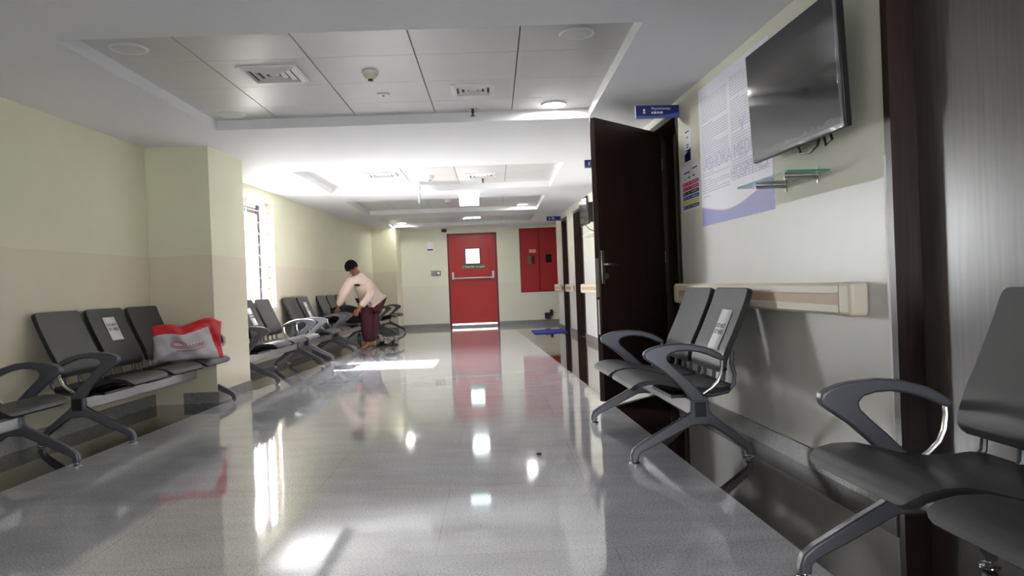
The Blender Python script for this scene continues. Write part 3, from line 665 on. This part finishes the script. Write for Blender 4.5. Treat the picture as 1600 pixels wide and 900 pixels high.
# ------------------------------------------------------------------ waiting benches
SEAT_P = [(-.205, .386), (-.14, .377), (-.05, .377), (.04, .390), (.12, .414), (.19, .431), (.26, .432), (.31, .422), (.34, .404), (.352, .384)]
BACK_P = [(-.150, .445), (-.139, .48), (-.146, .52), (-.168, .58), (-.205, .655), (-.243, .74), (-.275, .815), (-.300, .885), (-.306, .900)]
def sheet(bm, prof, w_, th, up, rad, c=0.):
    P = [Vector((0, y, z)) for y, z in prof]
    # resample
    Q = []; 
    for a, b in zip(P, P[1:]):
        for k in range(3): Q.append(a.lerp(b, k / 3))
    Q.append(P[-1]); ls = [0]
    for a, b in zip(Q, Q[1:]): ls.append(ls[-1] + (b - a).length)
    tot = ls[-1]; top = []; bot = []; nx = 8
    for i, q in enumerate(Q):
        d = (Q[min(i + 1, len(Q) - 1)] - Q[max(i - 1, 0)]).normalized(); n = Vector((0, -d.z, d.y)) * up
        e = min(ls[i], tot - ls[i]); hw = w_ / 2
        if e < rad: hw -= rad - math.sqrt(max(0, rad * rad - (rad - e) ** 2))
        xs = [hw * (2 * j / nx - 1) for j in range(nx + 1)]
        top.append([(x + c, q.y, q.z) for x in xs]); bot.append([(x + c, q.y - n.y * th, q.z - n.z * th) for x in xs])
    V_ = rings(bm, [a + b[::-1] for a, b in zip(top, bot)])
    m_ = nx + 1
    for f in bm.faces:
        n1 = sum(1 for v in f.verts if any(v is q for r_ in V_ for q in r_[:m_]))
        f.material_index = 0 if n1 == len(f.verts) else 1
ARM_O = [(.045, .315), (.062, .345), (.085, .375), (.13, .425), (.19, .48), (.25, .523), (.281, .546), (.291, .566), (.285, .584), (.262, .599), (.225, .611), (.18, .619), (.10, .624), (.02, .616), (-.06, .593), (-.118, .562), (-.142, .543), (-.143, .527),
         (-.128, .522), (-.10, .533), (-.05, .556), (.0, .572), (.06, .582), (.11, .580), (.148, .570), (.165, .552), (.160, .530), (.13, .500), (.07, .445), (.02, .395), (-.015, .355), (-.035, .315)]
LEG_O = [(.045, .335), (.048, .262), (.065, .245), (.20, .175), (.325, .108), (.362, .080), (.374, .05), (.374, .018), (.336, .018), (.334, .045), (.318, .062), (.20, .115), (.09, .168), (.045, .188), (-.045, .188), (-.085, .165), (-.17, .105), (-.232, .058), (-.240, .04), (-.241, .018), (-.277, .018), (-.277, .055), (-.262, .082), (-.20, .135), (-.065, .245), (-.048, .262), (-.045, .335)]
def make_bench(n, pitch, label, group, metal=GUN, arms=(1, 1), sw=.545):
    L_ = n * pitch
    B = empty('waiting_bench', label, 'bench', group)
    bm = new(); box(bm, -L_ / 2 - .02, L_ / 2 + .02, -.032, .032, .232, .314); bmn = link('beam', bm, ALU, B, bevel=.004)
    for s in (-1, 1):
        x = s * L_ / 2
        bm = new(); box(bm, x + s * .02 - .004, x + s * .02 + .012 * (1 if s > 0 else 1) - (.008 if s < 0 else 0), -.03, .03, .234, .312); link('end_cap', bm, BLACK, bmn)
        bm = new(); prism_x(bm, LEG_O, x - .019, x + .019); lg = link('leg_frame', bm, metal, B, bevel=.007)
        for y in (.355, -.259):
            bm = new(); lathe(bm, [(.03, 0), (.031, .005), (.024, .011), (.009, .014), (.009, .03)], (x, y, 0), 18); link('foot_pad', bm, CHROME, lg)
        if arms[0 if s < 0 else 1]:
            bm = new(); prism_x(bm, ARM_O, x - .021, x + .021); ar = link('armrest', bm, metal, B, bevel=.009, seg=3)
            bm = new(); tube(bm, [(x, -.130, .53), (x, -.131, .495), (x, -.124, .45), (x, -.105, .41), (x, -.07, .378), (x, -.025, .35)], .0095, 10); link('support_rod', bm, CHROME, ar)
    for i in range(n):
        c = -L_ / 2 + pitch * (i + .5)
        bm = new(); sheet(bm, SEAT_P, sw, .026, 1, .05, c); link('seat', bm, [SEAT, SEATU], B, bevel=.007, seg=2)
        bm = new(); sheet(bm, BACK_P, sw - .02, .032, -1, .035, c); link('backrest', bm, [SEAT, SEATU], B, bevel=.008, seg=2)
        for dx in (-.245, -.08, .08, .245):
            bm = new(); tube(bm, [(c + dx, -.02, .335), (c + dx, -.10, .335), (c + dx, -.175, .348), (c + dx, -.213, .39), (c + dx, -.218, .44), (c + dx, -.202, .50), (c + dx, -.21, .56)], .012, 8, rx=1); link('back_bracket', bm, GUN, B)
        bm = new(); box(bm, c - .2, c + .2, -.06, .12, .318, .336); 
        for dx in (-.16, .16): tube(bm, [(c + dx, -.1, .365), (c + dx, -.04, .35), (c + dx, .04, .357), (c + dx, .12, .372), (c + dx, .2, .397)], .012, 6)
        link('seat_support', bm, BLACK, B)
    return B
def place_left(B, ya, yb, v=.352):
    y = (ya + yb) / 2; x = XL(y) + v
    B.location = (x, y, 0); B.rotation_euler = (0, 0, math.atan2(-1, -AL)); return B
def place_right(B, ya, yb, fx, v):
    y = (ya + yb) / 2; B.location = (fx(y) - v, y, 0); B.rotation_euler = (0, 0, math.atan2(1, AR)); return B
def copy_thing(o, label):
    r = o.copy(); COL.objects.link(r); r['label'] = label
    def kids(a, b):
        for ch in [x for x in bpy.data.objects if x.parent == a]:
            c = ch.copy(); COL.objects.link(c); c.parent = b; c.matrix_parent_inverse = ch.matrix_parent_inverse.copy(); kids(ch, c)
    kids(o, r); return r
GL, GR = 'waiting benches along the left wall', 'waiting benches on the right'
b3 = make_bench(3, .6, 'three seat waiting bench in the left alcove with the red and white bag on it', GL); place_left(b3, 5.12, 6.92)
b = copy_thing(b3, 'waiting bench at the left edge of the photo with only one seat end in view'); place_left(b, 2.68, 4.48)
b = copy_thing(b3, 'three seat waiting bench under the window behind the pillar'); place_left(b, 8.1, 9.9, .362)
bC = copy_thing(b3, 'three seat waiting bench behind the bending man with the black bag on it'); place_left(bC, 12.26, 14.06, .315)
b2 = make_bench(2, .6, 'two seat waiting bench between the window bench and the bench with the black bag', GL); place_left(b2, 10.45, 11.65, .362)
b = copy_thing(b2, 'two seat waiting bench farthest away in the left corner'); place_left(b, 15.45, 16.75, .362)
bR = copy_thing(b2, 'two seat waiting bench with a taped notice in front of the right wall'); bR['group'] = GR; place_right(bR, 4.02, 5.22, XR, .475)
bN = copy_thing(b2, 'dark waiting bench at the near right corner of the photo'); bN['group'] = GR; place_right(bN, 1.24, 2.44, XR, .30)

# notices taped to the backrests
def notice(bench_x, side, y_world, fx, v, label, w_=.15, lo=3.2, hi=6.2, off=0.):
    al = math.atan2(-1, -AL) if side < 0 else math.atan2(1, AR)
    t = empty('seat_notice', label, 'notice', 'notices taped to seat backs', loc=((fx(y_world) + v) if side < 0 else (fx(y_world) - v), y_world, 0), rz=al)
    def pt(u):
        i = min(int(u), len(BACK_P) - 2); f_ = u - i
        a, b_ = BACK_P[i], BACK_P[i + 1]
        y, z = a[0] + (b_[0] - a[0]) * f_, a[1] + (b_[1] - a[1]) * f_
        d = Vector((b_[0] - a[0], b_[1] - a[1])).normalized(); n = Vector((d.y, -d.x)); return (y + n.x * .0045, z + n.y * .0045)
    us = [lo + (hi - lo) * i / 12 for i in range(13)]
    bm = new(); rings(bm, [[(-w_ / 2, *pt(u)), (w_ / 2, *pt(u))] for u in us], close=False, cap=False); o = link('paper', bm, PAPER, t, smooth=True, angle=60)
    o.modifiers.new('thickness', 'SOLIDIFY').thickness = .0006
    um = (lo + hi) / 2 + .15; p, q = pt(um - .2), pt(um + .2); yd = Vector((0, q[0] - p[0], q[1] - p[1])).normalized(); zd = Vector((1, 0, 0)).cross(yd) * 1
    m = frame((0, *pt(um)), (-1, 0, 0), Vector((-1, 0, 0)).cross(yd))
    tx = text('lettering', 'DO NOT\nSIT HERE', .036, INK, t, align='CENTER'); tx.matrix_local = m @ Matrix.Translation((0, .0, .0025))
    return t
notice(0, 1, 4.25, XR, .475, 'narrow taped paper notice on the near backrest of the two seat bench on the right', .165, 2.7, 5.5)
notice(0, -1, 6.02, XL, .352, 'white notice in a clear sleeve on the middle backrest of the left alcove bench', .17, 3.9, 6.2)
notice(0, -1, 9.0, XL, .362, 'white taped notice on the middle backrest of the bench under the window', .15, 3.2, 5.8)
notice(0, -1, 11.35, XL, .362, 'white taped notice on the far backrest of the two seat bench on the left', .15, 3.2, 6.0)

# ------------------------------------------------------------------ bags, bottle and mat
BRED = mat('red_shopping_bag', srgb(200, 24, 40), .38, bump=.25, bscale=18)
BWHT = mat('white_shopping_bag', srgb(188, 184, 188), .4, bump=.25, bscale=18)
def pillow(bm, w_, h_, d, top, n=22, m=16, seed=1, lean=.12, wr=.012):
    r = random.Random(seed); ph = [r.uniform(0, 6) for _ in range(8)]
    def f(u, v, s):
        e = max(0, 1 - abs(2 * u - 1) ** 3.2) ** .6 * max(0, 1 - abs(2 * v - 1) ** 3.2) ** .6
        x = (u - .5) * w_ * (1 - .05 * math.sin(v * PI)); y = v * top(u) * h_
        z = s * d / 2 * e * (1.15 - .55 * v) - lean * y
        z += e * wr * (math.sin(9 * u + 5 * v + ph[0]) + math.sin(15 * v - 7 * u + ph[1]) * .7 + math.sin(23 * u + 11 * v + ph[2]) * .4)
        return Vector((x, y, z))
    for s in (1, -1):
        G = [[bm.verts.new(f(i / n, j / m, s)) for i in range(n + 1)] for j in range(m + 1)]
        for j in range(m):
            for i in range(n):
                q = bm.faces.new((G[j][i], G[j][i + 1], G[j + 1][i + 1], G[j + 1][i]))
                u, v = (i + .5) / n, (j + .5) / m
                q.material_index = 1 if (s > 0 and v < .74 + .05 * u and u < .93 - .17 * v) else 0
    bmesh.ops.remove_doubles(bm, verts=bm.verts, dist=.0005)
    return f
dv = Vector((.45, .30, 0)).normalized(); nz = Vector((dv.y, -dv.x, 0))
t = empty('shopping_bag', 'stuffed red and white plastic bag standing on the left alcove bench', 'bag', mw=frame((-2.735, 6.42, .433), dv, nz))
_sm = lambda t: (lambda q: q * q * (3 - 2 * q))(max(0, min(1, t)))
topf = lambda u: .84 + .05 * math.sin(u * 8) * (1 - _sm((u - .3) / .2)) - .02 * math.exp(-((u - .40) / .06) ** 2) + .15 * _sm((u - .40) / .42) - .10 * _sm((u - .85) / .15)
bm = new(); f_ = pillow(bm, .56, .35, .20, topf, n=90, m=60, wr=.016); link('bag_body', bm, [BRED, BWHT], t, angle=80)
bm = new()
def squig(pts, r=.003):
    tube(bm, [f_(u, v, 1) + Vector((0, 0, .002)) for u, v in pts], r, 5)
for k in range(2):
    squig([(.33 + .11 * math.cos(a / 10 * 2 * PI) * (1 - .3 * k), .47 + .10 * math.sin(a / 10 * 2 * PI) * (1 - .4 * k)) for a in range(11)], .004)
squig([(.40 + .026 * i, .40 + .05 * (1 if i % 2 else -.4)) for i in range(12)], .005)
squig([(.30 + .05 * i, .30 + .012 * math.sin(i)) for i in range(9)], .003)
squig([(.50, .34), (.55, .38), (.62, .32), (.70, .36)], .002)
link('printed_mark', bm, mat('faded_pink_print', srgb(190, 110, 124), .5), t, angle=80)
bm = new(); tube(bm, [(.265, .20, .0), (.285, .17, .02), (.285, .13, .03), (.268, .10, .02)], [.008, .012, .012, .008], 8); link('white_handle_loop', bm, BWHT, t)

t = empty('black_bag', 'black cloth bag with a bright pink end on the bench before the man', 'bag', mw=frame((-2.74, 12.50, .434), (1, -.2, 0), (-.2, -1, 0)))
bm = new(); pillow(bm, .54, .28, .34, lambda u: .8 + .25 * math.sin(u * PI) , seed=5, lean=.05); link('bag_body', bm, mat('black_cloth', srgb(24, 22, 26), .8, bump=.3, bscale=40), t, angle=80)
bm = new(); lathe(bm, [(.01, .0), (.05, .004), (.062, .02), (.05, .05), (.0102, .065)], (.2, .165, .09), 14, 'x'); link('pink_end', bm, mat('pink_cloth', srgb(216, 24, 84), .7), t, angle=80)
bm = new(); tube(bm, [(-.2, .17, .05), (-.24, .235, .04), (-.12, .26, .06), (.0, .25, .06), (.1, .235, .05)], .016, 8); link('strap', bm, mat('black_webbing', srgb(18, 17, 20), .8), t, angle=80)

t = empty('carrier_bag', 'crumpled grey and dark patterned bag on the floor beside the bending man', 'bag', mw=frame((-2.17, 13.02, .002), (1, .05, 0), (.05, -1, 0)))
PATT = bpy.data.materials.new('patterned_bag'); PATT.use_nodes = True; _n = PATT.node_tree.nodes
_t = _n.new('ShaderNodeTexCoord'); _v = _n.new('ShaderNodeTexNoise'); _v.inputs['Scale'].default_value = 11; _r = _n.new('ShaderNodeValToRGB'); _r.color_ramp.interpolation = 'CONSTANT'
_e = _r.color_ramp.elements; _e[0].color = (*srgb(60, 34, 36), 1); _e[1].position = .45; _e[1].color = (*srgb(176, 166, 162), 1); _x = _e.new(.58); _x.color = (*srgb(120, 112, 112), 1)
PATT.node_tree.links.new(_t.outputs['Object'], _v.inputs['Vector']); PATT.node_tree.links.new(_v.outputs['Fac'], _r.inputs['Fac']); PATT.node_tree.links.new(_r.outputs[0], _n['Principled BSDF'].inputs['Base Color'])
bm = new(); pillow(bm, .36, .17, .22, lambda u: 1.1 - .5 * u + .1 * math.sin(9 * u), seed=9, lean=.1, wr=.016); link('bag_body', bm, PATT, t, angle=80)
bm = new(); box(bm, -.17, .19, .0, .022, -.10, .11); link('bag_base', bm, BLACK, t, bevel=.008)
t = empty('water_bottle', 'green tinted water bottle standing on the floor under the bench behind the man', 'bottle', loc=(-2.70, 13.35, .002))
bm = new(); lathe(bm, [(.03, 0), (.036, .006), (.036, .06), (.033, .07), (.036, .08), (.036, .15), (.03, .18), (.014, .205), (.013, .215)], n=20); link('bottle_body', bm, mat('green_pet', srgb(120, 170, 150), .1, trans=.7), t)
bm = new(); lathe(bm, [(.0365, .085), (.0365, .14)], n=20); link('bottle_label', bm, mat('teal_label', srgb(40, 120, 100), .5), t)
bm = new(); lathe(bm, [(.016, .208), (.016, .23), (.014, .232)], n=16); link('bottle_cap', bm, mat('green_cap', srgb(30, 110, 80), .4), t)
bm = new()
mv = [(.40, 14.35), (1.03, 14.45), (1.0, 15.55), (.36, 15.45)]
prism(bm, mv, .0015, .014)
o = link('door_mat', bm, mat('blue_ribbed_rubber', srgb(44, 50, 160), .75, bump=.6, bscale=90, var=.25, vscale=30), bevel=.004)
tag(o, 'blue rubber mat on the floor in front of the far right doors', 'mat')

# ------------------------------------------------------------------ the man
def skin(name, V, E, m, parent, sub=2, root=0):
    me = bpy.data.meshes.new(name); keys = list(V)
    me.from_pydata([V[k][0] for k in keys], [(keys.index(a), keys.index(b)) for a, b in E], [])
    o = bpy.data.objects.new(name, me); COL.objects.link(o); me.materials.append(m)
    if parent: o.parent = parent
    s = o.modifiers.new('skin', 'SKIN'); s.use_smooth_shade = True; s.branch_smoothing = .6
    L_ = me.skin_vertices[0].data
    for i, k in enumerate(keys):
        r = V[k][1]; L_[i].radius = r if isinstance(r, tuple) else (r, r); L_[i].use_root = (k == keys[root])
    q = o.modifiers.new('smooth', 'SUBSURF'); q.levels = sub; q.render_levels = sub
    return o
SKINM = mat('brown_skin', srgb(140, 92, 70), .5); SHIRT = mat('cream_cotton_shirt', srgb(214, 192, 178), .8, bump=.3, bscale=30)
TROUS = mat('maroon_trousers', srgb(74, 26, 38), .8, bump=.3, bscale=40); HAIR = mat('black_hair', srgb(16, 14, 14), .85, spec=.15, bump=.4, bscale=120)
v3 = Vector
M = empty('person', 'barefoot man in a cream shirt and maroon trousers bending over the bench', 'person', loc=(0, 0, 0))
neck = v3((-2.468, 12.20, 1.245)); U = v3((-.45, -.68, .50)).normalized(); FD_ = v3((.0, -.45, -.85)); FD_ = (FD_ - U * FD_.dot(U)).normalized(); SD = U.cross(FD_)
hc = neck + U * .135
V = {'pelvis': (v3((-2.325, 12.50, .80)), .12), 'belly': (v3((-2.365, 12.42, .95)), .12), 'chest': (v3((-2.42, 12.29, 1.10)), .125), 'upper': (v3((-2.445, 12.245, 1.175)), .07),
     'neck': (neck, .052), 'jaw': (neck + U * .06 + FD_ * .02, .066), 'skull': (hc, .090), 'crown': (neck + U * .185, .072),
     'chin': (neck + U * .045 + FD_ * .062, .034), 'nose': (hc - U * .025 + FD_ * .108, .013), 'ear_a': (hc - U * .02 + SD * .098, .016), 'ear_b': (hc - U * .02 - SD * .098, .016)}
E_ = [('pelvis', 'belly'), ('belly', 'chest'), ('chest', 'upper'), ('upper', 'neck'), ('neck', 'jaw'), ('jaw', 'skull'), ('skull', 'crown'), ('jaw', 'chin'), ('skull', 'nose'), ('skull', 'ear_a'), ('skull', 'ear_b')]
arms = {'r': [(-2.555, 12.13, 1.125), (-2.675, 12.03, .905), (-2.775, 12.10, .715)], 'l': [(-2.345, 12.35, 1.105), (-2.262, 12.18, .885), (-2.43, 12.13, .690)]}
for k, P in arms.items():
    sh, el, wr = map(v3, P)
    V['sh' + k] = (sh, .062); V['el' + k] = (el, .042); V['wr' + k] = (wr, .028); E_ += [('upper', 'sh' + k), ('sh' + k, 'el' + k), ('el' + k, 'wr' + k)]
    d = (wr - el).normalized(); dn = v3((d.x * .7, d.y * .7 + .1, d.z * .7 - .35)).normalized()
    sv = d.cross(v3((0, -1, .2))).normalized()
    pm = wr + d * .055; V['pm' + k] = (pm, (.034, .022)); E_ += [('wr' + k, 'pm' + k)]
    for i in range(4):
        kn = pm + d * .038 + sv * (.021 * (i - 1.5)); mid = kn + (d + dn).normalized() * (.034 - .004 * abs(i - 1.2)); tip = mid + dn * (.032 - .005 * abs(i - 1.2))
        for nme, p, r in (('k', kn, .010), ('m', mid, .0092), ('t', tip, .0078)): V['%s%s%d' % (nme, k, i)] = (p, r)
        E_ += [('pm' + k, 'k%s%d' % (k, i)), ('k%s%d' % (k, i), 'm%s%d' % (k, i)), ('m%s%d' % (k, i), 't%s%d' % (k, i))]
    th = wr + d * .03 + sv * -.036; V['th' + k] = (th, .012); V['tt' + k] = (th + (d * .8 - sv * .3).normalized() * .042, .0095); E_ += [('pm' + k, 'th' + k), ('th' + k, 'tt' + k)]
legs = {'l': [(-2.285, 12.57, .76), (-2.315, 12.55, .42), (-2.345, 12.57, .085), (-2.47, 12.42, .032)], 'r': [(-2.375, 12.44, .76), (-2.405, 12.42, .42), (-2.39, 12.46, .085), (-2.48, 12.30, .032)]}
for k, P in legs.items():
    h, kn, an, to = map(v3, P); fd = v3((to.x - an.x, to.y - an.y, 0)).normalized(); hl = an - fd * .05; hl.z = .034
    ball = v3((an.x, an.y, .036)) + fd * .11
    V['hp' + k] = (h, .085); V['kn' + k] = (kn, .055); V['an' + k] = (an, .034); V['he' + k] = (hl, .031); V['ba' + k] = (ball, (.042, .030)); V['to' + k] = (v3((to.x, to.y, .024)), (.036, .020))
    E_ += [('pelvis', 'hp' + k), ('hp' + k, 'kn' + k), ('kn' + k, 'an' + k), ('an' + k, 'he' + k), ('an' + k, 'ba' + k), ('ba' + k, 'to' + k)]
body = skin('body', V, E_, SKINM, M)
SV = {'belly': (v3((-2.35, 12.43, .92)), .178), 'hem': (v3((-2.31, 12.49, .79)), .182), 'edge': (v3((-2.315, 12.51, .725)), .180), 'chest': (v3((-2.405, 12.30, 1.07)), .182), 'upper': (v3((-2.437, 12.255, 1.165)), .125), 'collar': (neck - U * .012, .068)}
SE = [('belly', 'hem'), ('hem', 'edge'), ('belly', 'chest'), ('chest', 'upper'), ('upper', 'collar')]
for k, P in arms.items():
    sh, el, wr = map(v3, P); SV['sh' + k] = (sh, .098); SV['ua' + k] = (sh.lerp(el, .5), .086); SV['el' + k] = (el, .076); SV['fa' + k] = (el.lerp(wr, .5), .064); SV['wr' + k] = (el.lerp(wr, .95), .052)
    SE += [('upper', 'sh' + k), ('sh' + k, 'ua' + k), ('ua' + k, 'el' + k), ('el' + k, 'fa' + k), ('fa' + k, 'wr' + k)]
shirt = skin('shirt', SV, SE, SHIRT, M)
bm = new()
for s in (-1, 1): rings(bm, [[neck + U * .012 + SD * s * .03 + FD_ * .058, neck - U * .03 + SD * s * .075 + FD_ * .075, neck - U * .045 + SD * s * .02 + FD_ * .088], [neck + U * .014 + SD * s * .03 + FD_ * .064, neck - U * .028 + SD * s * .075 + FD_ * .081, neck - U * .043 + SD * s * .02 + FD_ * .094]])
link('collar', bm, SHIRT, shirt)
bm = new(); pk = v3((-2.475, 12.135, 1.045)); mm = frame(pk, (1, -.25, -.1), (-.45, -1, .15))
box(bm, -.045, .045, -.016, .016, -.02, .012); bm.transform(mm); link('pocket_pouch', bm, BLACK, shirt)
TV = {'seat': (v3((-2.325, 12.505, .78)), .155)}; TE = []
for k, P in legs.items():
    h, kn, an, to = map(v3, P); TV['hp' + k] = (h - v3((0, 0, .03)), .118); TV['md' + k] = (h.lerp(kn, .55), .108); TV['kn' + k] = (kn, .098); TV['cf' + k] = (kn.lerp(an, .5), .094); TV['an' + k] = (v3((an.x, an.y, .095)), .088)
    TE += [('seat', 'hp' + k), ('hp' + k, 'md' + k), ('md' + k, 'kn' + k), ('kn' + k, 'cf' + k), ('cf' + k, 'an' + k)]
skin('trousers', TV, TE, TROUS, M)
bm = new(); bmesh.ops.create_uvsphere(bm, u_segments=28, v_segments=18, radius=1)
for v in list(bm.verts):
    d = v.co.copy(); f_, u_ = d.y, d.z
    if u_ < -.70 + 1.05 * max(0, f_ + .05) + .2 * (1 if abs(d.x) > .8 and f_ > -.1 else 0): bm.verts.remove(v)
    else: v.co = (hc + U * .022 - FD_ * .010) + SD * (d.x * .101) + FD_ * (d.y * .116) + U * (d.z * .112)
hr = link('hair', bm, HAIR, body, angle=180); hr.modifiers.new('thickness', 'SOLIDIFY').thickness = .012
for s in (-1, 1):
    bm = new(); lathe(bm, [(.003, -.011), (.009, -.007), (.0115, 0), (.009, .007), (.003, .011)], hc - U * .012 + FD_ * .086 + SD * s * .034, 10); link('eye', bm, mat('dark_eye', srgb(34, 24, 22), .3), body)
bm = new(); tube(bm, [neck + U * .075 + FD_ * .092 + SD * x for x in (-.022, 0, .022)], .005, 6); link('mouth', bm, mat('lip', srgb(96, 52, 46), .5), body)
base = Vector((-2.33, 12.48, 0)); M.location = base + Vector((.012, .0, 0))
for ch in M.children: ch.matrix_parent_inverse = Matrix.Translation(-base)
# small scrap on the floor
t = bmesh.new(); bmesh.ops.create_icosphere(t, subdivisions=2, radius=.016)
_r3 = random.Random(8)
for v in t.verts: v.co = v.co * _r3.uniform(.55, 1.25); v.co.z = max(0, v.co.z * .5 + .006)
o = link('floor_scrap', t, BLACK); o.location = (.115, 4.30, .0005)
tag(o, 'tiny dark scrap lying alone on the grey floor in mid corridor', 'scrap')
